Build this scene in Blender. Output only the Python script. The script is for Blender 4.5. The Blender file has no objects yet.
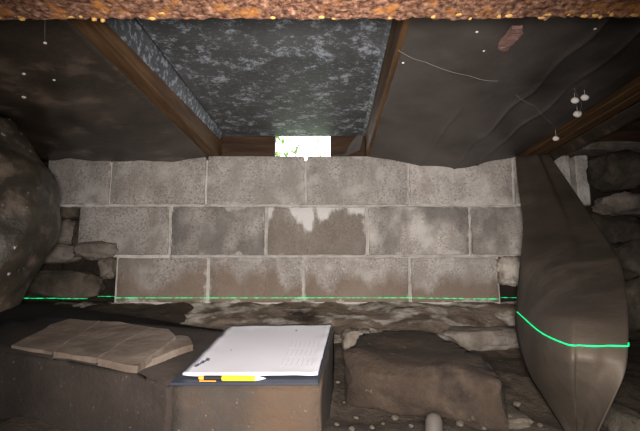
import bpy, bmesh, math, random
from mathutils import Vector, Matrix, noise
from mathutils.geometry import convex_hull_2d
random.seed(7)
S = bpy.context.scene
C = S.collection
PI = math.pi
# ------------------------------------------------------------------ camera, world, light, exposure
F = 465.0
PITCH = math.atan(61.5/465)
CZ = 0.25                                     # lens height over the dirt floor
cam = bpy.data.objects.new('camera', bpy.data.cameras.new('camera'))
C.objects.link(cam); S.camera = cam
cam.location = (0, 0, CZ); cam.rotation_euler = (PI/2 + PITCH, 0, 0)
cam.data.sensor_width = 36; cam.data.lens = F/640*36; cam.data.clip_start = .01
S.view_settings.view_transform = 'Standard'; S.view_settings.look = 'None'
S.view_settings.gamma = 1; S.view_settings.use_curve_mapping = False
S.view_settings.exposure = 1.85
w = bpy.data.worlds.new('sky'); S.world = w; w.use_nodes = True
bg = w.node_tree.nodes['Background']; bg.inputs[0].default_value = (.86, .95, 1, 1); bg.inputs[1].default_value = 2.4
# torch held beside the lens
LP = bpy.data.lights.new('torch', 'SPOT'); LP.energy = 31; LP.color = (1, .93, .89)
LP.spot_size = math.radians(92); LP.spot_blend = 1.0; LP.shadow_soft_size = .035
lo = bpy.data.objects.new('torch', LP); C.objects.link(lo); lo.location = (.0, -.02, CZ+.004)
lo.rotation_euler = (PI/2 - math.radians(0), 0, math.radians(1))
# weak fill lamp, added behind the lens to soften the torch's falloff
L2 = bpy.data.lights.new('torch_fill', 'POINT'); L2.energy = .8; L2.color = (1, .92, .87); L2.shadow_soft_size = .12
l2 = bpy.data.objects.new('torch_fill', L2); C.objects.link(l2); l2.location = (.0, -.15, CZ-.02)

# ------------------------------------------------------------------ geometry helpers
def ray(px, py):
    u = (px-320)/F; v = (215.5-py)/F
    return Vector((u, math.cos(PITCH)-v*math.sin(PITCH), math.sin(PITCH)+v*math.cos(PITCH)))
def P(px, py, Y):
    "point of the place seen at px,py and standing Y metres in front of the lens"
    d = ray(px, py); return Vector((d.x*Y/d.y, Y, CZ + d.z*Y/d.y))
def Q(px, py, z0, y0, s):
    "point seen at px,py on the plane z = z0 + s*(y-y0)"
    d = ray(px, py); t = (z0 - CZ - s*y0)/(d.z - s*d.y); return Vector((d.x*t, d.y*t, CZ + d.z*t))
def nz(p, sc, seed=0.0):
    return noise.noise(Vector(p)*sc + Vector((seed*3.1, seed*1.7, seed)))
def fbm(p, sc, seed=0.0, n=4):
    return noise.fractal(Vector(p)*sc + Vector((seed*3.1, seed*1.7, seed)), 1.0, 2.0, n)
def link(name, me, m, parent=None, smooth=False):
    o = bpy.data.objects.new(name, me); C.objects.link(o)
    if m: me.materials.append(m)
    if smooth:
        for p in me.polygons: p.use_smooth = True
    if parent: o.parent = parent
    return o
def fin(name, bm, m, parent=None, smooth=False, origin=True):
    bmesh.ops.recalc_face_normals(bm, faces=bm.faces)
    off = Vector((0, 0, 0))
    if origin and parent is None:
        lo_ = Vector([min(v.co[i] for v in bm.verts) for i in range(3)]); hi = Vector([max(v.co[i] for v in bm.verts) for i in range(3)])
        off = Vector(((lo_.x+hi.x)/2, (lo_.y+hi.y)/2, lo_.z))
        for v in bm.verts: v.co -= off
    me = bpy.data.meshes.new(name); bm.to_mesh(me); bm.free()
    o = link(name, me, m, parent, smooth); o.location = off
    return o
def tag(o, label=None, cat=None, group=None, kind=None):
    if label: o['label'] = label
    if cat: o['category'] = cat
    if group: o['group'] = group
    if kind: o['kind'] = kind
    return o
def empty(name, loc=(0, 0, 0)):
    o = bpy.data.objects.new(name, None); C.objects.link(o); o.location = loc; o.empty_display_size = .05; return o
def box(bm, lo_, hi, bev=0.0):
    r = bmesh.ops.create_cube(bm, size=1)
    for v in r['verts']:
        v.co = Vector([(lo_[i]+hi[i])/2 + v.co[i]*(hi[i]-lo_[i]) for i in range(3)])
    if bev:
        es = list({e for v in r['verts'] for e in v.link_edges})
        bmesh.ops.bevel(bm, geom=es, offset=bev, segments=1, affect='EDGES')
def hexa(bm, top, bot):
    n = len(top); T = [bm.verts.new(p) for p in top]; B = [bm.verts.new(p) for p in bot]
    bm.faces.new(T); bm.faces.new(B[::-1])
    for i in range(n): bm.faces.new((T[i], B[i], B[(i+1) % n], T[(i+1) % n]))
def rough(bm, cuts, amp, sc, seed=0, amp2=0, sc2=60):
    if cuts: bmesh.ops.subdivide_edges(bm, edges=bm.edges, cuts=cuts, use_grid_fill=True)
    bmesh.ops.recalc_face_normals(bm, faces=bm.faces); bm.normal_update()
    for v in bm.verts:
        n = noise.noise_vector(v.co*sc + Vector((seed*7.3, seed, 0)))
        v.co += n*amp + v.normal*amp2*noise.noise(v.co*sc2)
def tube(bm, pts, rad, n=6):
    rings = []
    for i, p in enumerate(pts):
        p = Vector(p); a = Vector(pts[max(i-1, 0)]); b = Vector(pts[min(i+1, len(pts)-1)])
        t = (b-a).normalized(); s = t.cross(Vector((0, 0, 1)))
        if s.length < 1e-3: s = t.cross(Vector((1, 0, 0)))
        s.normalize(); q = t.cross(s); r = rad[i] if isinstance(rad, (list, tuple)) else rad
        rings.append([bm.verts.new(p + (s*math.cos(2*PI*k/n) + q*math.sin(2*PI*k/n))*r) for k in range(n)])
    for A, B in zip(rings, rings[1:]):
        for k in range(n): bm.faces.new((A[k], A[(k+1) % n], B[(k+1) % n], B[k]))
    bm.faces.new(rings[0][::-1]); bm.faces.new(rings[-1])
def sheet(name, fn, nu, nv, th, m, parent=None):
    "two-sided sheet of thickness th from fn(u,v)"
    bm = bmesh.new(); pts = [[Vector(fn(i/nu, j/nv)) for i in range(nu+1)] for j in range(nv+1)]
    V = [[bm.verts.new(p) for p in r] for r in pts]
    for j in range(nv):
        for i in range(nu): bm.faces.new((V[j][i], V[j][i+1], V[j+1][i+1], V[j+1][i]))
    o = fin(name, bm, m, parent, True)
    md = o.modifiers.new('thickness', 'SOLIDIFY'); md.thickness = th; md.offset = 0
    return o

# ------------------------------------------------------------------ materials
def mat(name, cols, scale=8, detail=8, rough_=.9, bump=.3, bscale=60, bdist=.004, stretch=(1, 1, 1), rot=(0, 0, 0),
        spots=None, coord='Object', spec=.3, emis=None, trans=0, low=.3, high=.7, tint=False):
    """cols: 2+ colours mixed by noise; spots: list of (colour, scale, threshold, softness, stretch)"""
    m = bpy.data.materials.new(name); m.use_nodes = True; nt = m.node_tree; N = nt.nodes; L = nt.links
    b = N['Principled BSDF']; tc = N.new('ShaderNodeTexCoord'); geo = N.new('ShaderNodeNewGeometry')
    src = geo.outputs['Position'] if coord == 'World' else tc.outputs['Object']
    def mapped(st, r=(0, 0, 0)):
        mp = N.new('ShaderNodeMapping'); mp.inputs['Scale'].default_value = st; mp.inputs['Rotation'].default_value = r
        L.new(src, mp.inputs['Vector']); return mp.outputs[0]
    def ns(sc, st, dt=detail, r=(0, 0, 0), ro=.6):
        n = N.new('ShaderNodeTexNoise'); n.inputs['Scale'].default_value = sc; n.inputs['Detail'].default_value = dt
        n.inputs['Roughness'].default_value = ro; L.new(mapped(st, r), n.inputs['Vector']); return n.outputs['Fac']
    cr = N.new('ShaderNodeValToRGB'); L.new(ns(scale, stretch, r=rot), cr.inputs[0])
    e = cr.color_ramp.elements; e[0].position = low; e[1].position = high
    e[0].color = (*cols[0], 1); e[1].color = (*cols[-1], 1)
    for k, c in enumerate(cols[1:-1]):
        x = e.new(low + (high-low)*(k+1)/(len(cols)-1)); x.color = (*c, 1)
    out = cr.outputs[0]
    for sp in spots or []:
        c, sc, th, so = sp[:4]; st = sp[4] if len(sp) > 4 else (1, 1, 1)
        r = N.new('ShaderNodeMapRange'); L.new(ns(sc, st, ro=sp[5] if len(sp) > 5 else .6), r.inputs[0])
        r.inputs[1].default_value = th-so; r.inputs[2].default_value = th+so
        mx = N.new('ShaderNodeMix'); mx.data_type = 'RGBA'; L.new(r.outputs[0], mx.inputs[0]); L.new(out, mx.inputs[6])
        mx.inputs[7].default_value = (*c, 1); out = mx.outputs[2]
    if tint:
        oi = N.new('ShaderNodeObjectInfo'); mx = N.new('ShaderNodeMix'); mx.data_type = 'RGBA'; mx.blend_type = 'MULTIPLY'
        mx.inputs[0].default_value = 1; L.new(out, mx.inputs[6]); L.new(oi.outputs['Color'], mx.inputs[7]); out = mx.outputs[2]
    m['_o'] = 1
    L.new(out, b.inputs['Base Color']); b.inputs['Roughness'].default_value = rough_
    b.inputs['Specular IOR Level'].default_value = spec
    if bump:
        bp = N.new('ShaderNodeBump'); bp.inputs['Strength'].default_value = bump; bp.inputs['Distance'].default_value = bdist
        L.new(ns(bscale, stretch, 10, rot, .7), bp.inputs['Height']); L.new(bp.outputs[0], b.inputs['Normal'])
    if emis: b.inputs['Emission Color'].default_value = (*emis[0], 1); b.inputs['Emission Strength'].default_value = emis[1]
    if trans: b.inputs['Alpha'].default_value = trans
    return m

def block_mat(name, white=0.0, brown=0.0, low_damp=0.0, dark=0.0):
    """grey concrete masonry; stains with a shape of their own: white salts from the top edge, brown damp below"""
    m = mat(name, [(.33, .297, .27), (.49, .452, .42), (.63, .592, .555)], scale=9, rough_=.95, bump=1, bscale=110, bdist=.006, coord='World',
            spots=[((.25, .222, .20), 130, .57, .08), ((.72, .69, .65), 150, .62, .07), ((.37, .335, .305), 16, .57, .10, (1, 1, .3)), ((.63, .60, .56), 8, .60, .08)], tint=True)
    nt = m.node_tree; N = nt.nodes; L = nt.links; b = N['Principled BSDF']
    src = b.inputs['Base Color'].links[0].from_socket
    gp = N.new('ShaderNodeNewGeometry'); tc = N.new('ShaderNodeTexCoord'); sx = N.new('ShaderNodeSeparateXYZ'); L.new(tc.outputs['Object'], sx.inputs[0])
    def layer(out, col, kz, off, kn, nscale, st, soft, op):
        mp = N.new('ShaderNodeMapping'); mp.inputs['Scale'].default_value = st; L.new(gp.outputs['Position'], mp.inputs[0])
        n = N.new('ShaderNodeTexNoise'); n.inputs['Scale'].default_value = nscale; n.inputs['Detail'].default_value = 7; L.new(mp.outputs[0], n.inputs[0])
        a = N.new('ShaderNodeMath'); a.operation = 'MULTIPLY_ADD'; L.new(sx.outputs[2], a.inputs[0]); a.inputs[1].default_value = kz; a.inputs[2].default_value = off
        c = N.new('ShaderNodeMath'); c.operation = 'MULTIPLY_ADD'; L.new(n.outputs['Fac'], c.inputs[0]); c.inputs[1].default_value = kn; L.new(a.outputs[0], c.inputs[2])
        r = N.new('ShaderNodeMapRange'); L.new(c.outputs[0], r.inputs[0]); r.inputs[1].default_value = .5-soft; r.inputs[2].default_value = .5+soft; r.inputs[4].default_value = op
        mx = N.new('ShaderNodeMix'); mx.data_type = 'RGBA'; L.new(r.outputs[0], mx.inputs[0]); L.new(out, mx.inputs[6]); mx.inputs[7].default_value = (*col, 1)
        return mx.outputs[2]
    # mortar smeared ragged over the block's edges
    gm = N.new('ShaderNodeMapping'); L.new(tc.outputs['Generated'], gm.inputs[0]); gm.inputs['Location'].default_value = (-.5, 0, -.5)
    gs = N.new('ShaderNodeSeparateXYZ'); L.new(gm.outputs[0], gs.inputs[0]); ab = []
    for ax, k_ in ((0, 1.0), (2, 1.0)):
        a_ = N.new('ShaderNodeMath'); a_.operation = 'ABSOLUTE'; L.new(gs.outputs[ax], a_.inputs[0])
        # distance from the nearest edge in metres (a block is .4 x .2)
        b_ = N.new('ShaderNodeMath'); b_.operation = 'MULTIPLY_ADD'; L.new(a_.outputs[0], b_.inputs[0]); sz = .39 if ax == 0 else .195
        b_.inputs[1].default_value = sz; b_.inputs[2].default_value = -sz/2; ab.append(b_)
    mxm = N.new('ShaderNodeMath'); mxm.operation = 'MAXIMUM'; L.new(ab[0].outputs[0], mxm.inputs[0]); L.new(ab[1].outputs[0], mxm.inputs[1])
    ge = N.new('ShaderNodeNewGeometry'); n1 = N.new('ShaderNodeTexNoise'); n1.inputs['Scale'].default_value = 11; n1.inputs['Detail'].default_value = 6; n1.inputs['Roughness'].default_value = .65
    L.new(ge.outputs['Position'], n1.inputs['Vector'])
    ma = N.new('ShaderNodeMath'); ma.operation = 'MULTIPLY_ADD'; L.new(n1.outputs['Fac'], ma.inputs[0]); ma.inputs[1].default_value = .12; L.new(mxm.outputs[0], ma.inputs[2])
    rg = N.new('ShaderNodeMapRange'); L.new(ma.outputs[0], rg.inputs[0]); rg.inputs[1].default_value = .058; rg.inputs[2].default_value = .070; rg.inputs[4].default_value = .8
    pm = N.new('ShaderNodeMix'); pm.data_type = 'RGBA'; L.new(rg.outputs[0], pm.inputs[0]); pm.inputs[7].default_value = (.70, .66, .62, 1)
    if dark: src = layer(src, (.17, .155, .14), 0, dark-.5, 1, 9, (1, 1, .6), .10, .75)
    if brown: src = layer(src, (.21, .165, .12), -3, brown-.5, 1.6, 16, (1, 1, .22), .22, .68)
    if low_damp: src = layer(src, (.24, .175, .125), -6, low_damp-.5, 1.7, 10, (1, 1, .4), .16, .8)
    if white: src = layer(src, (.85, .82, .79), 4.5, white-.5, 1.7, 17, (1, 1, .45), .07, .95)
    L.new(src, pm.inputs[6]); L.new(pm.outputs[2], b.inputs['Base Color'])
    return m

M = {}
M['block'] = block_mat('concrete_block')
M['block_dark'] = block_mat('concrete_block_dark', dark=.5)
M['block_salt'] = block_mat('concrete_block_salts', white=-.16, brown=.42)
M['block_low'] = block_mat('concrete_block_damp', low_damp=.2)
M['mortar'] = mat('mortar', [(0.414, 0.3795, 0.3335), (0.69, 0.6555, 0.6095)], scale=20, bump=.8, bscale=90)
M['dirt'] = mat('dirt', [(.030, .022, .015), (.062, .046, .032), (.10, .076, .054)], scale=5, bump=1, bscale=45, bdist=.012, coord='World',
                spots=[((.14, .115, .085), 40, .66, .05), ((.02, .015, .011), 14, .62, .08)])
M['earth'] = mat('earth_wall', [(.02, .015, .01), (.05, .038, .028)], scale=6, bump=1, bscale=30, bdist=.02)
M['footing'] = mat('footing', [(.10, .072, .052), (.23, .175, .13), (.38, .31, .245)], scale=9, bump=1, bscale=60, bdist=.010, coord='World',
                   spots=[((.70, .64, .56), 10, .55, .06), ((.045, .032, .022), 6, .62, .07)])
M['slab'] = mat('old_concrete', [(.026, .020, .016), (.042, .034, .028), (.07, .057, .048)], scale=5, bump=.8, bscale=120, bdist=.004,
                spots=[((.16, .14, .12), 130, .68, .03), ((.075, .045, .025), 4, .60, .1)])
M['stone'] = mat('brown_stone', [(0.0209, 0.0142, 0.0095), (0.0427, 0.0285, 0.019), (0.0712, 0.0503, 0.0361)], scale=9, bump=1, bscale=60, bdist=.008,
                 spots=[((.20, .16, .12), 30, .68, .04), ((.016, .011, .008), 8, .58, .06)])
M['slab_dark'] = mat('dark_concrete', [(0.0126, 0.009, 0.0072), (0.0243, 0.018, 0.0144), (0.0405, 0.0306, 0.0243)], scale=6, bump=.8, bscale=90, bdist=.004,
                spots=[((.10, .08, .065), 100, .68, .03)])
M['strip'] = mat('flat_stone', [(0.08, 0.0576, 0.0424), (0.136, 0.104, 0.08), (0.208, 0.168, 0.136)], scale=8, bump=.8, bscale=70, bdist=.004,
                 spots=[((.26, .21, .17), 12, .64, .08), ((.06, .042, .03), 6, .6, .1)])
M['rubble'] = mat('rubble_stone', [(.10, .08, .062), (.2, .17, .14), (.30, .265, .23)], scale=14, bump=1, bscale=50, bdist=.01)
M['darkstone'] = mat('dark_stone', [(0.0285, 0.0238, 0.0171), (0.0855, 0.0712, 0.0522), (0.171, 0.1425, 0.1092)], scale=9, bump=1, bscale=50, bdist=.01)
M['wood'] = mat('joist_wood', [(0.057, 0.0285, 0.0114), (0.1235, 0.0646, 0.0266), (0.2185, 0.1187, 0.0494)], scale=5, bump=.4, bscale=40, stretch=(8, .7, 8), rough_=.7)
M['rim'] = mat('rim_wood', [(.025, .014, .008), (.055, .030, .016), (.10, .055, .03)], scale=5, bump=.4, bscale=40, stretch=(.8, 8, 8), rough_=.8)
M['subfloor'] = mat('subfloor', [(.03, .02, .012), (.07, .045, .025)], scale=4)
M['panel'] = mat('insulation_face', [(0.057, 0.0627, 0.0636), (0.0874, 0.094, 0.095), (0.1283, 0.1368, 0.1396)], scale=4, bump=.25, bscale=90, rough_=.55, spec=.4, stretch=(.6, 1, 1),
                 spots=[((.46, .51, .58), 12, .555, .03, (1, 1.0, 1), .88), ((.26, .29, .33), 95, .63, .03, (.5, 1.6, 1)), ((.03, .032, .034), 70, .66, .05, (.3, 2, 1))])
M['panel_edge'] = mat('insulation_edge', [(.07, .075, .08), (.14, .15, .165)], scale=10, bump=.3, bscale=90, rough_=.5,
                      spots=[((.42, .46, .52), 60, .56, .05)])
M['poly'] = mat('dark_plastic', [(0.0187, 0.0144, 0.0101), (0.0504, 0.0374, 0.0266), (0.1152, 0.0828, 0.0576)], scale=3.5, bump=.35, bscale=9, bdist=.02, rough_=.42, spec=.5,
                spots=[((.24, .18, .14), 7, .64, .10), ((.32, .3, .27), 60, .77, .02)])
M['poly_grey'] = mat('dusty_plastic', [(0.0675, 0.0567, 0.0504), (0.1035, 0.0891, 0.081), (0.144, 0.126, 0.1143)], scale=3, bump=.25, bscale=8, bdist=.02, rough_=.5, spec=.45,
                     spots=[((.028, .023, .019), 2.2, .56, .12), ((.35, .32, .29), 70, .79, .015)])
M['flap'] = mat('brown_felt', [(0.0525, 0.0406, 0.0301), (0.0735, 0.0574, 0.0434), (0.098, 0.077, 0.0602)], scale=5, bump=.3, bscale=40, bdist=.005, rough_=.65, spec=.3,
                spots=[((.17, .135, .10), 6, .62, .12), ((.05, .038, .028), 3, .6, .1)])
M['bag'] = mat('bag_plastic', [(0.02, 0.016, 0.0104), (0.044, 0.0368, 0.0264), (0.08, 0.0656, 0.048)], scale=6, bump=.5, bscale=14, bdist=.015, rough_=.36, spec=.5,
               spots=[((.17, .13, .10), 11, .57, .08), ((.6, .6, .58), 34, .67, .02)])  # brown dirt blotches, plus white glints painted into the colour
M['rust'] = mat('rust', [(.045, .018, .012), (.17, .075, .042), (.32, .165, .10), (.50, .30, .20)], scale=130, bump=1, bscale=150, bdist=.006, rough_=.85, low=.35, high=.68,
                spots=[((.55, .22, .05), 26, .60, .07), ((.42, .30, .24), 210, .66, .03)])
M['flake'] = mat('rust_flake', [(.5, .26, .06), (.62, .38, .13)], scale=60, bump=.5, bscale=200)
M['paper'] = mat('paper', [(0.528, 0.5192, 0.5544), (0.5808, 0.572, 0.6072)], scale=4, bump=.1, bscale=20, rough_=.8)
M['ink'] = mat('ink', [(.03, .03, .05), (.04, .04, .06)], bump=0)
M['rule'] = mat('print', [(.48, .48, .53), (.52, .52, .57)], bump=0)
M['board'] = mat('blue_board', [(0.0234, 0.0279, 0.0405), (0.0324, 0.0378, 0.054)], scale=6, bump=.1, rough_=.4, spec=.5)
M['yellow'] = mat('yellow_plastic', [(.85, .52, .02), (.9, .58, .03)], bump=0, rough_=.35)
M['orange'] = mat('orange_plastic', [(.85, .28, .04), (.9, .34, .06)], bump=0, rough_=.35)
M['black'] = mat('black_rubber', [(.012, .012, .012), (.02, .02, .02)], bump=0, rough_=.5)
M['tip'] = mat('grey_tip', [(.4, .4, .4), (.5, .5, .5)], bump=0, rough_=.35)
M['green'] = mat('laser_green', [(.0, .25, .08), (.0, .3, .1)], bump=0, emis=((.0, 1.0, .30), .34))  # glow stands in for laser light falling on the surfaces
M['white'] = mat('silk_white', [(.72, .68, .62), (.82, .78, .72)], scale=60, bump=.3)
M['web'] = mat('web', [(.30, .27, .24), (.36, .33, .3)], bump=0)
M['pipe'] = mat('pale_plastic', [(.040, .035, .030), (.06, .052, .045)], scale=18, bump=.2, rough_=.5)
M['pink'] = mat('dried_mud', [(.22, .12, .095), (.32, .2, .17)], scale=60, bump=.8)
M['leaf'] = mat('leaf', [(.16, .24, .07), (.30, .40, .16)], scale=8, bump=0)
M['stem'] = mat('stem', [(.08, .05, .03), (.14, .1, .06)], scale=8, bump=0)
M['grass'] = mat('outdoor_ground', [(.08, .13, .04), (.2, .24, .1)], scale=3, bump=.3)

# ------------------------------------------------------------------ shell of the crawl space
WY = 1.86                                     # face of the block wall
ZT = P(320, 156, WY).z                        # top of the wall, underside of the joists
ZR = ZT + .27                                 # underside of the floor above
def shell(name, lo_, hi, m):
    bm = bmesh.new(); box(bm, lo_, hi); return tag(fin(name, bm, m), kind='structure')
shell('ceiling', (-1.9, -.7, ZR), (1.9, 2.06, ZR+.02), M['subfloor'])
shell('wall_left', (-1.95, -.7, -.1), (-1.85, 2.06, ZR), M['earth'])
shell('wall_right', (1.85, -.7, -.1), (1.95, 2.06, ZR), M['earth'])
shell('wall_front', (-1.9, -.8, -.1), (1.9, -.7, ZR), M['earth'])

def rise(x, y):
    "height of the dirt before its lumps"
    t = max(0, min(1, (y-.86-.22*max(0, min(1, (-.25-x)/.1)))/.34)); t = t*t*(3-2*t)
    far = .055 + (.045 + .05*max(0, min(1, (-.42-x)/.1)))*max(0, min(1, (y-1.2)/.62))
    z = t*far
    k = max(0, min(1, (x-.30)/.14)); kk = max(0, min(1, (1.52-y)/.15)); z -= k*kk*max(0, z-.035)    # pit at the right
    k2 = max(0, min(1, 1-abs(x-.055)/.05)); k3 = max(0, min(1, (1.22-y)/.12)); z -= k2*k3*z*.8       # gully beside the clipboard
    return z
NX, NY = 250, 150
bm = bmesh.new(); V = []
for j in range(NY+1):
    y = -.7 + 2.72*(j/NY); row = []
    for i in range(NX+1):
        x = -1.88 + 3.76*i/NX
        row.append(bm.verts.new((x, y, rise(x, y) + .012*fbm((x, y, 0), 7) + .006*nz((x, y, 2), 38) - .006)))
    V.append(row)
for j in range(NY):
    for i in range(NX): bm.faces.new((V[j][i], V[j][i+1], V[j+1][i+1], V[j+1][i]))
tag(fin('floor', bm, M['dirt'], smooth=True), kind='structure')

# ---- block wall
wall = empty('wall_back', (0, WY, 0)); tag(wall, kind='structure')
def on_wall(name, bm, m, smooth=False):
    for v in bm.verts: v.co -= Vector((0, WY, 0))
    return fin(name, bm, m, wall, smooth)
def zy(py): return P(320, py, WY).z
def xx(px, py=230): return P(px, py, WY).x
rows = [([(46, 110), (110.5, 206), (206.5, 305), (306.5, 408.5), (409.5, 513), (514, 545)], 156, 205),
        ([(77, 169.5), (171, 265), (266.5, 366.5), (368, 470), (471, 527)], 206, 255.5),
        ([(116, 207), (209, 303), (304.5, 409), (411, 499)], 257, 303)]
kinds = {(1, 1): 'block_dark', (1, 2): 'block_salt', (1, 3): 'block_dark', (1, 4): 'block_dark'}
tints = {(0, 0): .72, (0, 1): .88, (0, 2): 1.0, (0, 3): .97, (0, 4): 1.1, (0, 5): .8, (1, 0): .78, (1, 1): .9, (1, 2): 1, (1, 3): 1.15, (1, 4): 1.1,
         (2, 0): .8, (2, 1): .95, (2, 2): 1.1, (2, 3): 1.05}
for r, (cells, y0, y1) in enumerate(rows):
    for c, (a, b_) in enumerate(cells):
        bm = bmesh.new(); g = .0025 + random.random()*.002
        yy = WY + random.uniform(-.004, .004)
        x0, x1, z0, z1 = xx(a, (y0+y1)/2)+g, xx(b_, (y0+y1)/2)-g, zy(y1)+g, zy(y0)-(0 if r == 0 else g)
        cx, cz = (x0+x1)/2, (z0+z1)/2
        box(bm, (x0-cx, -.0, z0-cz), (x1-cx, .15, z1-cz), .004)
        bmesh.ops.subdivide_edges(bm, edges=[e for e in bm.edges if e.calc_length() > .03], cuts=5, use_grid_fill=True)
        for v in bm.verts:
            q = v.co + Vector((cx, 0, cz)); v.co += noise.noise_vector(q*14)*.0022 + noise.noise_vector(q*60)*.0010
        o = fin('block', bm, M[kinds.get((r, c), 'block_low' if r == 2 else 'block')], wall, True)
        o.location = (cx, yy-WY, cz); t = tints[(r, c)]; o.color = (t, t*.985, t*.97, 1)
        md = o.modifiers.new('e', 'EDGE_SPLIT'); md.split_angle = math.radians(50)
# mortar behind the joints, one bed per course
for r, (cells, y0, y1) in enumerate(rows):
    bm = bmesh.new(); a = cells[0][0]; b_ = cells[-1][1]
    box(bm, (xx(a)+.006, WY+.010, zy(y1)-.006), (xx(b_)-.006, WY+.12, zy(y0)-(.016 if r == 0 else -.004)))
    rough(bm, 6, .002, 30)
    on_wall('mortar', bm, M['mortar'])
# squeezed-out mortar beads on the joints
def bead(pts, rad, seed):
    bm = bmesh.new(); out = []; n = 26
    for k in range(n+1):
        t = k/n*(len(pts)-1); i = min(int(t), len(pts)-2); q = Vector(pts[i]).lerp(Vector(pts[i+1]), t-i)
        out.append((q.x, WY+.006, q.z+.002*nz((q.x, 0, q.z), 60, seed)))
    rads = [max(.0012, rad*(1+1.1*nz(q, 40, seed))) for q in out]
    tube(bm, out, rads, 6); rough(bm, 0, .0015, 90)
    on_wall('mortar_bead', bm, M['mortar'], True)
J = lambda px, py: P(px, py, WY)
for pts, rad in (([J(52, 205.5), J(205, 205)], .006), ([J(205, 205), J(300, 205)], .005), ([J(300, 205.5), J(408, 205.5)], .0055),
                 ([J(408, 205), J(524, 204)], .008), ([J(170, 256), J(300, 256.5)], .006), ([J(300, 256.5), J(405, 256)], .006),
                 ([J(405, 256), J(520, 256)], .005), ([J(266, 207), J(265, 256)], .006), ([J(170, 207), J(169, 254)], .006),
                 ([J(305.5, 162), J(306, 204)], .006), ([J(409, 160), J(408, 204)], .007), ([J(367, 207), J(367, 255)], .005),
                 ([J(470, 207), J(470, 255)], .007), ([J(409.5, 258), J(410, 300)], .006), ([J(303, 258), J(303, 298)], .007),
                 ([J(513, 158), J(514, 204)], .007)):
    bead(pts, rad, rad*1000+pts[0].x)
# earth bank behind the wall, open only at the vent
bm = bmesh.new(); box(bm, (-1.9, 2.0, -.1), (1.9, 2.06, ZT-.0))
on_wall('bank', bm, M['earth'])
for a, b_ in ((-1.9, xx(48)), (xx(540), 1.9)):
    bm = bmesh.new(); box(bm, (a, 1.975, -.1), (b_, 1.999, ZT+.06)); on_wall('bank', bm, M['earth'])  # end strips added to stop sky light leaking past the wall
VX0, VX1 = P(275, 145, 1.93).x, P(330.5, 145, 1.93).x
ZV = P(320, 134, 1.935).z
for a, b_ in ((-1.9, VX0), (VX1, 1.9)):
    bm = bmesh.new(); box(bm, (a, 1.93, ZT+.0005), (b_, 1.97, ZR-.001), .002)
    on_wall('rim_board', bm, M['rim'])
bm = bmesh.new(); box(bm, (VX0, 1.935, ZV), (VX1, 1.97, ZR-.001)); on_wall('vent_header', bm, M['rim'])
# torn paper flashing beside the vent
bm = bmesh.new()
pp = [P(333, 155, 1.9), P(346, 153, 1.89), P(352, 140, 1.9), P(365, 128, 1.9), P(360, 150, 1.88), P(345, 156.5, 1.87)]
hexa(bm, pp, [p+Vector((0, .004, 0)) for p in pp]); rough(bm, 2, .004, 30)
on_wall('torn_flashing', bm, M['poly_grey'])

# ---- footing ledge under the wall
bm = bmesh.new(); V = []
nx, ny = 150, 46
xa, xb = xx(60), xx(524)
for j in range(ny+1):
    row = []
    for i in range(nx+1):
        x = xa + (xb-xa)*i/nx; t = j/ny
        yf = 1.36 + .10*nz((x, 0, 0), 3.5, 4) + .03*nz((x, 0, 0), 14, 2) + .24*max(0, min(1, (-.22-x)/.45)) + .22*max(0, min(1, (x-.36)/.12))
        yb = WY+.02; y = yf + (yb-yf)*t
        z = CZ - .098 - .088*(1-t) + .024*max(0, min(1, (x-.18)/.25))*math.sin(PI*min(1, t*1.1)) + .012*fbm((x, y, 0), 9, 3) + .003*nz((x, y, 0), 45)
        row.append(bm.verts.new((x, y, z)))
    V.append(row)
for j in range(ny):
    for i in range(nx): bm.faces.new((V[j][i], V[j][i+1], V[j+1][i+1], V[j+1][i]))
def skirt(vs):
    low = [bm.verts.new((v.co.x, v.co.y + .008*nz(v.co, 20), rise(v.co.x, v.co.y)-.06)) for v in vs]
    for k in range(len(vs)-1): bm.faces.new((vs[k], vs[k+1], low[k+1], low[k]))
skirt(V[0]); skirt([r[0] for r in V]); skirt([r[-1] for r in V])
tag(fin('footing', bm, M['footing'], smooth=True), kind='structure')

# ------------------------------------------------------------------ joists, panel, plastic overhead
xj = P(218, 156, WY).x
def joist(name, x0, x1, label):
    bm = bmesh.new(); box(bm, (x0, -.6, ZT), (x1, 1.928, ZR-.001), .003)
    for v in bm.verts: pass
    return tag(fin(name, bm, M['wood']), label, 'joist', 'floor joists running to the block wall')
XL0, XL1 = xj-.045, xj
XR0, XR1 = P(366, 154, WY).x, P(366, 154, WY).x+.04
XS0, XS1 = P(514, 154, WY).x, P(514, 154, WY).x+.12
joist('floor_joist', XL0, XL1, 'brown wooden joist along the left edge of the grey speckled panel')
joist('floor_joist', XR0, XR1, 'brown wooden joist along the right edge of the grey speckled panel')
# right-hand joist is doubled: two planks side by side
dj = empty('doubled_joist', ((XS0+XS1)/2, 1.0, ZT))
for k in range(3):
    bm = bmesh.new(); a = XS0 + k*.0402
    box(bm, (a-dj.location.x, -1.6, 0), (a+.039-dj.location.x, .928, ZR-ZT-.001), .003)
    fin('plank', bm, M['wood'], dj)
tag(dj, 'broad brown joist of planks side by side above the rock at far right', 'joist', None)

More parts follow.
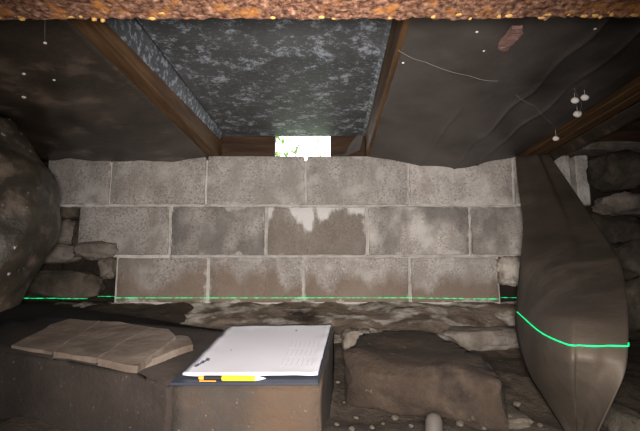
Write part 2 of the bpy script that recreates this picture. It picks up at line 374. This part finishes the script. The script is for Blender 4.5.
# speckled board between the joists
ZP = P(320, 135, 1.9).z
bm = bmesh.new(); nxp, nyp = 30, 60; V = []
pe = empty('insulation_board', ((XL1+XR0)/2, 1.2, ZP))
box(bm, (XL1+.012-pe.location.x, -1.4, 0), (XR0-.002-pe.location.x, .70, .03), .003)
bmesh.ops.subdivide_edges(bm, edges=[e for e in bm.edges if e.calc_length() > .1], cuts=9, use_grid_fill=True)
for v in bm.verts: v.co.z += .003*nz(v.co, 5)
fin('board_face', bm, M['panel'], pe)
bm = bmesh.new()
x = XL1-pe.location.x
hexa(bm, [(x+.0015, -.75, -.094), (x+.013, -.75, -.003), (x+.013, .68, -.003), (x+.0015, .68, -.026)],
         [(x+.001, -.75, -.088), (x+.012, -.75, .002), (x+.012, .68, .002), (x+.001, .68, -.022)])
bmesh.ops.subdivide_edges(bm, edges=bm.edges, cuts=3, use_grid_fill=True)
for v in bm.verts: v.co.z += .002*nz(v.co, 30)
tag(fin('edge_flange', bm, M['panel_edge'], pe), 'pale speckled folded edge strip')
bm = bmesh.new(); x = XR0-pe.location.x
hexa(bm, [(x-.001, -1.4, -.012), (x-.012, -1.4, -.001), (x-.012, .68, -.001), (x-.001, .68, -.012)],
         [(x-.001, -1.4, -.009), (x-.010, -1.4, .002), (x-.010, .68, .002), (x-.001, .68, -.009)])
fin('edge_flange', bm, M['panel_edge'], pe)
bm = bmesh.new(); box(bm, (XL1+.014-pe.location.x, .7002, .001), (XR0-.004-pe.location.x, .72, .03), .002)
fin('end_lip', bm, M['panel'], pe)
tag(pe, 'dark blue-grey insulation board with white mould specks overhead between two joists', 'board')

# plastic sheets stapled under the joists
def left_sheet(u, v):
    x = -1.75 + (XL0+.008+1.75)*u; y = .62 + (WY+.01-.62)*v
    s = math.sin(PI*min(1, max(0, (x+1.05)/(XL0+1.05)))) if x > -1.05 else .3*math.sin(PI*(x+1.05)/.7)
    z = ZT - .004 - .018*abs(s)*(1-.4*v) - .012*(1+nz((x*1.5, y, 0), 4)) * min(1, (1-u)*8)
    z += .008*nz((x+y*.5, y*.4, 0), 14, 3)*min(1, (1-u)*8)
    return (x, y, z)
tag(sheet('plastic_sheet', left_sheet, 90, 90, .0012, M['poly']), 'dark brown dusty plastic sheet stapled under the joists at upper left', 'sheet')
def right_sheet(u, v):
    x = XR0+.012 + (XS0+.004-XR0-.012)*u; y = .62 + (WY-.004-.62)*v
    s = math.sin(PI*u)
    dr = max(0, (v-.8)/.2)
    z = ZT - .003 - .020*s - .022*dr*math.exp(-((u-.55)/.28)**2)
    e = min(1, u*10, (1-u)*10)
    z -= .007*math.exp(-abs(u-.58)/.012) + .006*math.exp(-abs(u-.74)/.012) + .004*math.exp(-abs(u-.35)/.01)*(v > .5)
    d = (x-.75*y)                             # diagonal tension folds
    z += e*(.006*math.sin(d*26+1.5*nz((x, y, 0), 3)) * max(0, math.sin(PI*min(1, max(0, u*1.3-.3)))) + .005*nz((x, y, 1), 6) - .004)
    return (x, y, z)
tag(sheet('plastic_sheet', right_sheet, 170, 90, .0012, M['poly_grey']), 'grey-brown plastic sheet bulging down overhead, right of the speckled panel', 'sheet')
# torn lower strip hanging off the doubled joist
def strip_fn(u, v):
    y = .62 + (1.84-.62)*v; x = XS1 - .006 + .012*nz((0, y, 0), 8) + .03*u
    return (x, y, ZT - .004 - .030*u*(1+.8*nz((y, 0, 0), 6)) )
tag(sheet('torn_plastic', strip_fn, 8, 60, .0012, M['poly']), 'dark torn strip of plastic hanging along the broad joist at far right', 'sheet')

# hanging brown sheet
rowsF = [((515, 151, 1.83), (546, 150, 1.80)), ((518, 185, 1.66), (570, 185, 1.58)), ((523, 225, 1.45), (597, 225, 1.28)),
         ((520, 265, 1.24), (620, 263, .95)), ((517, 300, 1.27), (627, 303, .72)), ((516, 330, 1.15), (628, 343, .61)),
         ((527, 370, .91), (624, 375, .585)), ((545, 400, .85), (612, 402, .60)), ((565, 431, .79), (598, 431, .64)), ((572, 452, .76), (592, 452, .67))]
def cat4(p0, p1, p2, p3, t):
    return .5*((2*p1) + (p2-p0)*t + (2*p0-5*p1+4*p2-p3)*t*t + (3*p1-p0-3*p2+p3)*t**3)
RF = [(Vector(a), Vector(b)) for a, b in rowsF]
def flap_fn(u, v):
    t = v*(len(RF)-1); i = min(int(t), len(RF)-2); f_ = t-i
    g = lambda k, s: RF[max(0, min(len(RF)-1, k))][s]
    a, b = [cat4(g(i-1, s), g(i, s), g(i+1, s), g(i+2, s), f_) for s in (0, 1)]
    w_ = max(0, min(1, (v-.25)/.25)) * (1-max(0, min(1, (v-.62)/.25)))
    e = u*(1-w_) + (1-(1-u)**5)*w_          # the felt turns sharply towards the room at its left side
    p = P(a.x+(b.x-a.x)*u, a.y+(b.y-a.y)*u, a.z+(b.z-a.z)*e)
    k = math.sin(PI*u)
    p.y += k*(.012*math.sin(u*8+v*3) + .006*math.sin(u*19+v*6))
    if v < .03: p.z = min(p.z, ZT-.010)
    return p
tag(sheet('hanging_felt', flap_fn, 40, 90, .002, M['flap']), 'tall brown felt sheet hanging from joist to ground at right, crossed by green line', 'sheet')

# bulging bag of plastic at the left
def bag_fn(u, v):
    # v top -> bottom, u around
    prof = [(8, 118), (22, 146), (38, 165), (46, 190), (46, 212), (40, 238), (28, 262), (13, 286), (-2, 306), (-14, 326)]
    t = v*(len(prof)-1); i = min(int(t), len(prof)-2); f_ = t-i
    px = prof[i][0]*(1-f_)+prof[i+1][0]*f_; py = prof[i][1]*(1-f_)+prof[i+1][1]*f_
    Y0 = 1.30 - .12*v
    R = P(px, py, Y0)
    cx, cy = R.x-.30, R.y+.02
    rr = .30; a = PI*.62 - u*PI*1.25                      # from behind round to the front and far left
    x = cx + rr*math.cos(a); y = cy - rr*.75*math.sin(-a)*-1
    z = R.z
    y = cy - rr*.72*math.sin(-a+PI) if False else cy + rr*.72*math.sin(a)
    k = .016*nz((x, y, z), 9, 5) + .008*nz((x*2, y*2, z), 22, 2)
    return (x+k*math.cos(a), y+k*math.sin(a)*.7, z)
tag(sheet('plastic_bundle', bag_fn, 60, 60, .0015, M['bag']), 'bulging dark olive plastic hanging down at the left edge, painted with white glints', 'plastic')

# ------------------------------------------------------------------ rusty beam over the lens
be = empty('rusty_beam', (0, .47, P(320, 19, .55).z))
zb = be.location.z
def beam_piece(name, y0, y1, z0, z1, cutsx, amp):
    bm = bmesh.new(); n = cutsx
    ys = 14
    vs = {}
    def v(i, s, t):
        k = (i, s, t)
        if k not in vs:
            x = -1.8 + 3.6*i/n
            vs[k] = bm.verts.new((x, y0+(y1-y0)*s, z0+(z1-z0)*t))
        return vs[k]
    for i in range(n):
        for q in range(ys):
            s0, s1 = q/ys, (q+1)/ys
            bm.faces.new((v(i, s0, 0), v(i+1, s0, 0), v(i+1, s1, 0), v(i, s1, 0)))
            bm.faces.new((v(i, s0, 1), v(i, s1, 1), v(i+1, s1, 1), v(i+1, s0, 1)))
        for s in (0, 1): bm.faces.new((v(i, s, 0), v(i, s, 1), v(i+1, s, 1), v(i+1, s, 0)))
    for i in (0, n):
        pass
    bmesh.ops.recalc_face_normals(bm, faces=bm.faces)
    for w_ in bm.verts:
        w_.co += noise.noise_vector(w_.co*55)*amp + noise.noise_vector(w_.co*160)*amp*.7
        if w_.co.z < (z0+z1)/2: w_.co.z += .010*max(0, w_.co.x-.15)      # right end sits a little higher
    return fin(name, bm, M['rust'], be, False)
beam_piece('bottom_flange', -.09, .08, 0, .014, 620, .0035)
beam_piece('web', -.006, .004, .0145, ZT-zb-.0175, 120, .001)
beam_piece('top_flange', -.08, .07, ZT-zb-.017, ZT-zb-.003, 120, .001)
tag(be, 'rust-scaled steel beam crossing close overhead along the top of the view', 'beam')
# flakes of rust along its far lower edge
for k in range(70):
    x = random.uniform(-.62, .62) if k < 60 else random.uniform(.2, .62)
    if random.random() > .5+.9*max(0, x+.2): continue
    bm = bmesh.new(); bmesh.ops.create_icosphere(bm, subdivisions=1, radius=1)
    sx_, sz_ = random.uniform(.002, .0062), random.uniform(.0012, .0028)
    for v in bm.verts: v.co = Vector((v.co.x*sx_, v.co.y*.003, v.co.z*sz_)) + noise.noise_vector(v.co*2+Vector((k, 0, 0)))*.0008
    o = fin('rust_flake', bm, M['flake'], be)
    o.location = (x, .078+random.uniform(-.01, .003), .010*max(0, x-.15)+random.uniform(-.002, .001))

# ------------------------------------------------------------------ foreground blocks, clipboard, pencil
PC = Vector((-.0982, .8976, CZ-.1302))
RM = (Matrix.Rotation(-.1023, 4, 'Z') @ Matrix.Rotation(.1847, 4, 'X') @ Matrix.Rotation(-.0238, 4, 'Y'))
def L2W(x, y, z=0): return PC + (RM @ Vector((x, y, z)))
def slab_block(name, top, zb_, label, m, seed):
    bm = bmesh.new(); hexa(bm, top, [Vector((p.x, p.y, zb_)) for p in top])
    bmesh.ops.bevel(bm, geom=list(bm.edges), offset=.0025, segments=2, affect='EDGES')
    bmesh.ops.subdivide_edges(bm, edges=[e for e in bm.edges if e.calc_length() > .04], cuts=10, use_grid_fill=True)
    for v in bm.verts: v.co += noise.noise_vector(v.co*18+Vector((seed, 0, 0)))*.0025 + noise.noise_vector(v.co*70)*.001
    return tag(fin(name, bm, m, smooth=True), label, 'block')
slab_block('concrete_slab', [L2W(-.122, -.152, -.0105), L2W(.113, -.153, -.0105), L2W(.113, .15, -.0105), L2W(-.122, .15, -.0105)], -.02,
           'dark concrete block in the foreground with the clipboard on top', M['slab'], 1)
a0, a1 = P(136, 369, .80), P(-70, 340, .96)
dirb = Vector((.10, .32, .055)); dirb2 = Vector((-.02, .34, .06))
a2 = L2W(-.126, -.152, -.012)
slab_block('concrete_slab', [a1, a0, a2, L2W(-.126, .15, -.012), a1+dirb2], -.02,
           'dark concrete block at lower left under the broken flat stone strips', M['slab_dark'], 2)

# broken layered flat stone lying on the left block
se = empty('layered_stone', (-.45, .98, CZ-.14))
strips = [([(12, 345.5), (52, 351.5), (72, 338), (100, 321), (70, 318.5), (50, 325), (30, 336)], .000),
          ([(54, 352), (96, 358), (120, 343), (150, 326.5), (120, 322), (102, 320.5), (76, 337)], .004),
          ([(98, 358.5), (137, 366), (155, 352), (176, 336), (168, 329), (151, 327), (122, 343)], .009),
          ([(139, 365), (146, 361), (170, 352), (193, 344), (188, 336), (177, 335), (157, 352)], .002)]
for pts, up in strips:
    bm = bmesh.new()
    top = [Q(x, y, CZ-.130+up, .90, .19) for x, y in pts]
    hexa(bm, top, [p-Vector((0, 0, .012)) for p in top])
    bmesh.ops.triangulate(bm, faces=[f for f in bm.faces if len(f.verts) > 4])
    bmesh.ops.subdivide_edges(bm, edges=[e for e in bm.edges if e.calc_length() > .02], cuts=3, use_grid_fill=True)
    for v in bm.verts: v.co += noise.noise_vector(v.co*30+Vector((up*900, 0, 0)))*.0022
    for v in bm.verts: v.co -= se.location
    fin('stone_strip', bm, M['strip'], se)
tag(se, 'broken flat brown stone in stepped strips, left of the clipboard', 'stone')

# clipboard
ce = empty('clipboard', L2W(-.006, -.004, 0)); ce.rotation_euler = RM.to_euler()
bm = bmesh.new(); box(bm, (-.118, -.152, -.0078), (.118, .143, -.0038), .0012); fin('board', bm, M['board'], ce)
bm = bmesh.new(); box(bm, (-.03, .1392, -.0036), (.05, .1425, .001), .001); 
fin('clip', bm, M['board'], ce)
tag(ce, 'dark blue clipboard tilted on the concrete block under the white paper', 'clipboard')
# paper pad lying on it, its edges slightly wavy
pe2 = empty('paper_pad', L2W(0, 0, .0012)); pe2.rotation_euler = RM.to_euler()
bm = bmesh.new(); n = 26; V = []
for j in range(n+1):
    row = []
    for i in range(n+1):
        x = -.110+.219*i/n; y = -.1370+.272*j/n
        ed = max(abs(x)/.108, abs(y)/.139)**8
        x += .0012*nz((x, y, 0), 70)*(ed > .8); y += .0022*nz((x, y, 3), 34)*(ed > .6)
        row.append(bm.verts.new((x, y, .0005+.0022*ed*(1+nz((x, y, 0), 25)))))
    V.append(row)
for j in range(n):
    for i in range(n): bm.faces.new((V[j][i], V[j][i+1], V[j+1][i+1], V[j+1][i]))
sh = fin('sheets', bm, M['paper'], pe2, True)
if sh.data.polygons[10].normal.z < 0: sh.data.flip_normals()
md = sh.modifiers.new('t', 'SOLIDIFY'); md.thickness = .0032; md.offset = -1
# handwriting and faint printed rules
def stroke(bm, pts, r=.0007):
    tube(bm, [Vector((x, y, .0034)) for x, y in pts], r, 4)
bm = bmesh.new()
for (ox, oy) in ((-.098, -.108), (-.093, -.095), (-.089, -.083)):
    pts = [(ox+.004*math.sin(k*1.9+ox*99), oy+k*.0018) for k in range(8)]
    stroke(bm, pts, .0008)
fin('handwriting', bm, M['ink'], pe2)
bm = bmesh.new()
for k in range(7):
    x = .045 + k*.0085
    y0 = -.11
    for s in range(3): stroke(bm, [(x, y0+s*.045), (x, y0+.036+s*.045)], .00045)
fin('printed_lines', bm, M['rule'], pe2)
bm = bmesh.new(); stroke(bm, [(.04, .085), (.043, .0865)], .0009); fin('ink_spot', bm, M['ink'], pe2); bm = bmesh.new(); stroke(bm, [(-.062, -.03), (-.0615, -.027)], .0006); fin('ink_spot', bm, M['ink'], pe2)
tag(pe2, 'white paper with faint print lying on the dark blue clipboard', 'paper')
# highlighter pencil along the near edge
pn = empty('mechanical_pencil', L2W(-.078, -.1495, .0022)); pn.rotation_euler = (RM @ Matrix.Rotation(math.radians(-1.5), 4, 'Z')).to_euler()
def cyl(name, xs, rs, m, off=(0, 0)):
    bm = bmesh.new(); tube(bm, [(x, off[0], off[1]) for x in xs], rs, 12); return fin(name, bm, m, pn, False)
cyl('cap', (0, .002, .009), (.0022, .0034, .0036), M['orange'])
cyl('grip_band', (.0091, .0385), (.0038, .0040), M['black'])
cyl('barrel', (.0386, .040, .092), (.0040, .0043, .0040), M['yellow'])
bm = bmesh.new(); box(bm, (.003, -.0064, -.0036), (.030, -.0040, -.0022), .0004); fin('pocket_clip', bm, M['orange'], pn)
cyl('tip', (.0921, .098, .105, .108), (.0040, .0034, .0014, .0005), M['tip'])
tag(pn, 'yellow pen with orange clip and black band beside the paper', 'pen')

# ------------------------------------------------------------------ stones
def hull_rock(name, pts, m, label, amp=.006, sc=14, seed=0, cuts=4, parent=None, group=None, cat='stone', kindd=None):
    bm = bmesh.new()
    for p in pts: bm.verts.new(p)
    r = bmesh.ops.convex_hull(bm, input=bm.verts)
    bmesh.ops.delete(bm, geom=[g for g in set(r['geom_interior']+r['geom_unused']) if isinstance(g, bmesh.types.BMVert)], context='VERTS')
    bmesh.ops.subdivide_edges(bm, edges=bm.edges, cuts=cuts, use_grid_fill=True)
    bmesh.ops.triangulate(bm, faces=bm.faces)
    bm.normal_update()
    for v in bm.verts:
        v.co += noise.noise_vector(v.co*sc+Vector((seed, 0, 0)))*amp + noise.noise_vector(v.co*sc*4)*amp*.3
    o = fin(name, bm, m, parent, True)
    if not parent: tag(o, label, cat, group)
    return o
top = [Q(x, y, CZ-.138, 1.10, .09) for x, y in ((347, 352), (362, 334), (400, 331), (440, 333), (456, 345), (482, 360), (506, 379))]
front = [P(349, 374, .92), P(420, 381, .90), P(498, 388, .90)]
bot = [Vector((p.x, p.y, .0)) for p in top] + [Vector((p.x*1.02, p.y+.02, CZ-.245)) for p in front]
hull_rock('broad_stone', top+front+bot, M['stone'], 'broad flat-topped brown stone on the dirt right of the clipboard', .014, 11, 3, 10)

def lump(px, py, Y, w_, h_, d_, m, label, seed, name='stone', group=None):
    c = P(px, py, Y); W = w_/F*Y/2; H = h_/F*Y/2
    bm = bmesh.new(); bmesh.ops.create_icosphere(bm, subdivisions=4, radius=1)
    for v in bm.verts:
        q = v.co.copy()
        # squarish broken stone
        q = Vector([math.copysign(abs(k)**.62, k) for k in q])
        q += noise.noise_vector(q*1.3+Vector((seed*3.7, 0, 0)))*.22 + noise.noise_vector(q*4+Vector((seed, 0, 0)))*.13 + noise.noise_vector(q*10+Vector((seed, 0, 0)))*.05
        v.co = Vector((c.x+q.x*W*.95, c.y+q.y*d_/2, c.z+q.z*H*.95))
    return tag(fin(name, bm, m, smooth=True), label, 'stone', group)
lump(357, 341, 1.22, 30, 24, .10, M['rubble'], 'pale crusted stone at the rear left corner of the broad stone', 23)
G1 = 'rubble stones at the left end of the block wall'
lump(64, 212, 1.93, 34, 16, .10, M['darkstone'], 'small dark stone just under the leftmost wall block', 1, group=G1)
lump(60, 232, 1.93, 40, 26, .12, M['rubble'], 'pale brown rubble stone beside the plastic bundle, left of the wall', 2, group=G1)
lump(84, 236, 1.93, 16, 30, .10, M['darkstone'], 'narrow upright dark stone against the left end of the middle course', 3, group=G1)
lump(52, 254, 1.90, 56, 20, .12, M['rubble'], 'low pale stone beside the plastic bundle above the hollow', 4, group=G1)
lump(97, 250, 1.88, 44, 18, .10, M['rubble'], 'pale mortar-covered stone bulging over the hollow at the left of the wall', 5, group=G1)
lump(109, 268, 1.88, 15, 22, .09, M['rubble'], 'small upright pale stone at the left end of the bottom course', 6, group=G1)
lump(62, 285, 1.86, 84, 30, .12, M['darkstone'], 'large dark rounded stone in the hollow at lower left of the wall', 7, group=G1)
lump(26, 319, 1.60, 66, 20, .14, M['darkstone'], 'dark low stone under the plastic bundle at the left edge', 8, group=G1)
# right end behind the hanging felt
bm = bmesh.new(); A, B = P(553, 154, 1.88), P(592, 180, 1.88)
def small_block(x0, x1, y0, y1, label, m='block', t=1.05):
    bm = bmesh.new(); A, B = P(x0, y0, 1.87), P(x1, y1, 1.87); c = (A+B)/2
    box(bm, (A.x, 1.87, B.z), (B.x, 1.99, A.z), .005)
    bmesh.ops.subdivide_edges(bm, edges=[e for e in bm.edges if e.calc_length() > .03], cuts=3, use_grid_fill=True)
    for v in bm.verts: v.co += noise.noise_vector(v.co*30)*.003
    o = tag(fin('half_block', bm, M[m]), label, 'block'); o.color = (t, t, t, 1); return o
small_block(547, 573.5, 155, 205, 'half concrete block just right of the top of the hanging felt')
small_block(575, 592, 155, 205, 'narrow concrete block between the half block and the mossy rock at right')
lump(616, 172, 1.78, 50, 40, .18, M['darkstone'], 'mossy dark rock at the right edge under the beam plank', 11)
lump(612, 149, 1.90, 110, 9, .14, M['rubble'], 'thin flat grey stone lying on top at far right', 17)
lump(630, 205, 1.66, 62, 22, .16, M['rubble'], 'pale brown flat rock at the right edge below the mossy rock', 12)
lump(600, 236, 1.86, 90, 46, .16, M['darkstone'], 'dark rock behind the hanging felt at right', 13)
lump(636, 262, 1.55, 50, 44, .22, M['darkstone'], 'rounded dark rock at the right edge beside the hanging felt', 14)
lump(655, 310, 1.35, 70, 60, .25, M['darkstone'], 'big dark rock low at the right edge beside the green line end', 18)
lump(511, 270, 1.86, 32, 29, .07, M['footing'], 'rough pale mortar lump at the right end of the bottom course', 15)
lump(478, 338, 1.46, 92, 22, .14, M['rubble'], 'pale broken footing lump between the broad stone and the wall', 16)
lump(618, 420, .78, 34, 26, .12, M['darkstone'], 'dark stone at the lower right behind the foot of the felt', 19)
lump(500, 420, .90, 50, 24, .16, M['darkstone'], 'dark low stone between the broad stone and the foot of the felt', 20)

# small loose pebbles on the dirt
GP = 'pebbles scattered on the dirt'
k = 0
for (px, py) in ((338, 382), (337, 424), (383, 423), (356, 418), (372, 427), (395, 419), (460, 425), (488, 421), (510, 416), (517, 405), (484, 428), (470, 414),
                 (344, 402), (352, 429), (540, 425), (525, 420), (411, 426)):
    c = Q(px, py, .004, .8, 0)
    if c.y > .86: c = Q(px, py, .03, .9, .3)
    bm = bmesh.new(); bmesh.ops.create_icosphere(bm, subdivisions=2, radius=random.uniform(.003, .0075)); k += 1
    for v in bm.verts: v.co = v.co*1 + noise.noise_vector(v.co*150+Vector((k, 0, 0)))*.0018; v.co.z *= .7
    o = fin('pebble', bm, M['darkstone'], smooth=False)
    o.location = c + Vector((0, 0, -.003)); tag(o, 'small pebble on dirt ' + ('in the gully between front block and broad stone' if px < 360 else 'before the broad stone, left of the pale stake' if px < 430 else 'between the pale stake and the hanging felt'), 'pebble', GP + (' in the gully' if px < 360 else ' left of the stake' if px < 430 else ' right of the stake'))

# pale rounded stake end at the bottom of the frame
s0 = Q(434, 418, .03, .6, 0)
bm = bmesh.new(); b0 = P(434, 470, .60); b0.z = max(b0.z, -.01); tp = P(434, 414, .64)
pts = [b0.lerp(tp, t) for t in (0, .3, .6, .85, .93, .98, 1.0)]
tube(bm, pts, [.0115, .0115, .0115, .0112, .0098, .0068, .002], 16)
tag(fin('plastic_stake', bm, M['pipe'], smooth=True), 'pale rounded stake end poking up at the bottom, right of centre', 'stake')

# ------------------------------------------------------------------ webs, egg sacs, mud
def under(px, py, dz=.03, z=None):
    return Q(px, py, (z if z is not None else ZT)-dz, 1, 0)
def sac(px, py, r, label):
    c = under(px, py, .036); bm = bmesh.new(); bmesh.ops.create_icosphere(bm, subdivisions=3, radius=r*c.y/F)
    for v in bm.verts: v.co += noise.noise_vector(v.co*120+Vector((px, 0, 0)))*.0012
    for v in bm.verts: v.co.x *= 1.25
    bmesh.ops.translate(bm, verts=bm.verts, vec=c)
    tube(bm, [c, c+Vector((.002, .004, .046))], .0005, 4)
    return tag(fin('egg_sac', bm, M['white'], smooth=True), label, 'egg sac', 'white spider egg sacs under the broad joist')
sac(575, 100.5, 3.3, 'white egg sac, left one of the upper pair under the broad joist')
sac(585, 97.5, 3.3, 'white egg sac, right one of the upper pair under the broad joist')
sac(577.5, 114, 3.3, 'white egg sac just below the pair under the broad joist')
sac(556, 138.5, 2.6, 'small white egg sac lowest and nearest the hanging felt')
def thread(pts, label, r=.0006, dz=.045):
    q = [under(x, y, dz) for x, y in pts]; bm = bmesh.new()
    pp = []
    for a, b in zip(q, q[1:]):
        for s in range(5): pp.append(a.lerp(b, s/5)-Vector((0, 0, .004*math.sin(PI*s/5))))
    pp.append(q[-1]); tube(bm, pp, r, 4)
    return tag(fin('cobweb_thread', bm, M['web']), label, 'cobweb', 'cobweb threads under the plastic')
thread([(398, 50), (425, 62), (470, 76), (498, 81)], 'long pale cobweb thread under the grey plastic right of the panel', .00045)
thread([(516, 95), (535, 106), (552, 124)], 'faint cobweb thread between plastic and broad joist', .0004)
thread([(578, 114), (582, 104), (574, 88)], 'short thread running through the white egg sacs', .0005)
thread([(45, 20), (45, 41)], 'short hanging thread below the beam at upper left', .0006, .024)
for (px, py, r, lb) in ((477, 32, 1.8, 'pale speck of dust left of the pinkish mud patch, near the beam'), (484, 51, 1.2, 'tiny pale dust speck lower left of the pinkish mud patch'),
        (45, 43, 2.0, 'dust clump at the end of the short hanging thread at upper left'), (403, 63, 1.5, 'pale dust speck beside the brown joist right of the speckled board'),
        (595, 29, 1.6, 'pale dust speck near the beam above the broad joist, upper right'), (24, 97, 2.4, 'larger dust clump on the dark plastic at upper left, lower of two'),
        (10, 124, 2.6, 'pale dust clump at the left edge just above the plastic bundle'), (54, 80, 1.4, 'small dust speck on dark plastic, rightmost of those at upper left'), (24, 74, 1.8, 'dust clump on the dark plastic at upper left, upper of two')):
    c = under(px, py, .040); bm = bmesh.new(); bmesh.ops.create_icosphere(bm, subdivisions=2, radius=r*c.y/F)
    for v in bm.verts: v.co += noise.noise_vector(v.co*200+Vector((px, 0, 0)))*.001
    for v in bm.verts: v.co.z *= .6
    o = fin('dust_clump', bm, M['white']); o.location += c - Vector((0, 0, 0))
    tag(o, lb, 'dust', 'dust clumps under the plastic')
# pinkish dried mud patch on the grey plastic
bm = bmesh.new()
top = [Q(x, y, ZT-.034, 1, 0) for x, y in ((497, 49), (499, 43), (506, 37), (512, 29), (522, 28), (524, 34), (517, 40), (511, 46), (506, 52))]
hexa(bm, top, [p+Vector((0, 0, .006)) for p in top]); bmesh.ops.triangulate(bm, faces=bm.faces)
bmesh.ops.subdivide_edges(bm, edges=bm.edges, cuts=2); 
for v in bm.verts: v.co += noise.noise_vector(v.co*60)*.003
tag(fin('mud_patch', bm, M['pink']), 'pinkish dried mud patch stuck on the grey plastic overhead', 'mud')

# ------------------------------------------------------------------ outdoors behind the vent
bm = bmesh.new(); box(bm, (-4, 2.07, ZT-.35), (4, 9, ZT-.30)); tag(fin('yard', bm, M['grass']), kind='structure')
bu = empty('garden_shrub', (-.35, 3.6, ZT-.30))
bm = bmesh.new()
for k in range(7):
    a = k*.9; tube(bm, [(0, 0, 0), (.1*math.cos(a), .1*math.sin(a), .3), (.25*math.cos(a), .25*math.sin(a), .62)], [.01, .007, .003], 5)
fin('stems', bm, M['stem'], bu)
bm = bmesh.new()
for k in range(420):
    a = random.uniform(0, 2*PI); r = random.uniform(0, .34); z = random.uniform(.12, .72)
    c = Vector((r*math.cos(a), r*math.sin(a), z)); d = Vector((random.uniform(-1, 1), random.uniform(-1, 1), random.uniform(-.6, .6))).normalized()
    s = d.cross(Vector((0, 0, 1))).normalized()*.012
    vs = [bm.verts.new(c+q) for q in (d*-.03, s, d*.03, -s)]; bm.faces.new(vs)
lf = fin('foliage', bm, M['leaf'], bu); lf['kind'] = 'stuff'
bu.scale = (1.3, 1.3, 1.36)
tag(bu, 'sunlit green shrub outside, seen through the bright vent gap above the wall', 'shrub')

# joists, board and sheets run a degree and a half off the wall's normal
bpy.context.view_layer.update()
SK = 12/465
for o in list(S.objects):
    rt = o
    while rt.parent: rt = rt.parent
    if o.type == 'MESH' and rt.name.split('.')[0] in ('floor_joist', 'doubled_joist', 'insulation_board', 'plastic_sheet', 'torn_plastic'):
        ty = o.matrix_world.translation.y
        for v in o.data.vertices: v.co.x += SK*(v.co.y + ty - WY)

# ------------------------------------------------------------------ green laser line: projected light built as a glowing tube along the surfaces it meets
bpy.context.view_layer.update()
dg = bpy.context.evaluated_depsgraph_get()
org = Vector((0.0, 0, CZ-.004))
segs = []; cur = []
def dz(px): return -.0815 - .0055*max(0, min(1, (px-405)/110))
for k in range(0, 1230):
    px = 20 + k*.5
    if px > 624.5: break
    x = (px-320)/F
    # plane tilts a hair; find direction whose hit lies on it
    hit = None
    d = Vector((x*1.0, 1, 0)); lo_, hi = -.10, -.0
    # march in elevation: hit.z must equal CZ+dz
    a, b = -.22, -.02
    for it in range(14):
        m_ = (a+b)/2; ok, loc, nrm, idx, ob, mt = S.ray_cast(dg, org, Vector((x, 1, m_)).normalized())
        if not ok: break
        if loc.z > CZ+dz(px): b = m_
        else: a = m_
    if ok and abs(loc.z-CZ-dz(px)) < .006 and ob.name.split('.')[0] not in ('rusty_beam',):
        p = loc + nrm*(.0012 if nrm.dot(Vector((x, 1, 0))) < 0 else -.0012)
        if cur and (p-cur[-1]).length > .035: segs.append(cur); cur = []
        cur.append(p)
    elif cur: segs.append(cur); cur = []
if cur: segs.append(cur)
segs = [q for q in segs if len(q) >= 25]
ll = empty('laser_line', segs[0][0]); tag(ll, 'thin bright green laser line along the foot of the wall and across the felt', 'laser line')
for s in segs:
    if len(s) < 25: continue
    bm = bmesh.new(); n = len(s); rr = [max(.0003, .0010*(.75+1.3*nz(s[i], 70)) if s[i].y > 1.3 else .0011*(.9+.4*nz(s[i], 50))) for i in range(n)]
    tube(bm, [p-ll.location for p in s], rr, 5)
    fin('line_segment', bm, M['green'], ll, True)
print('LASER', len(segs), [len(s) for s in segs])
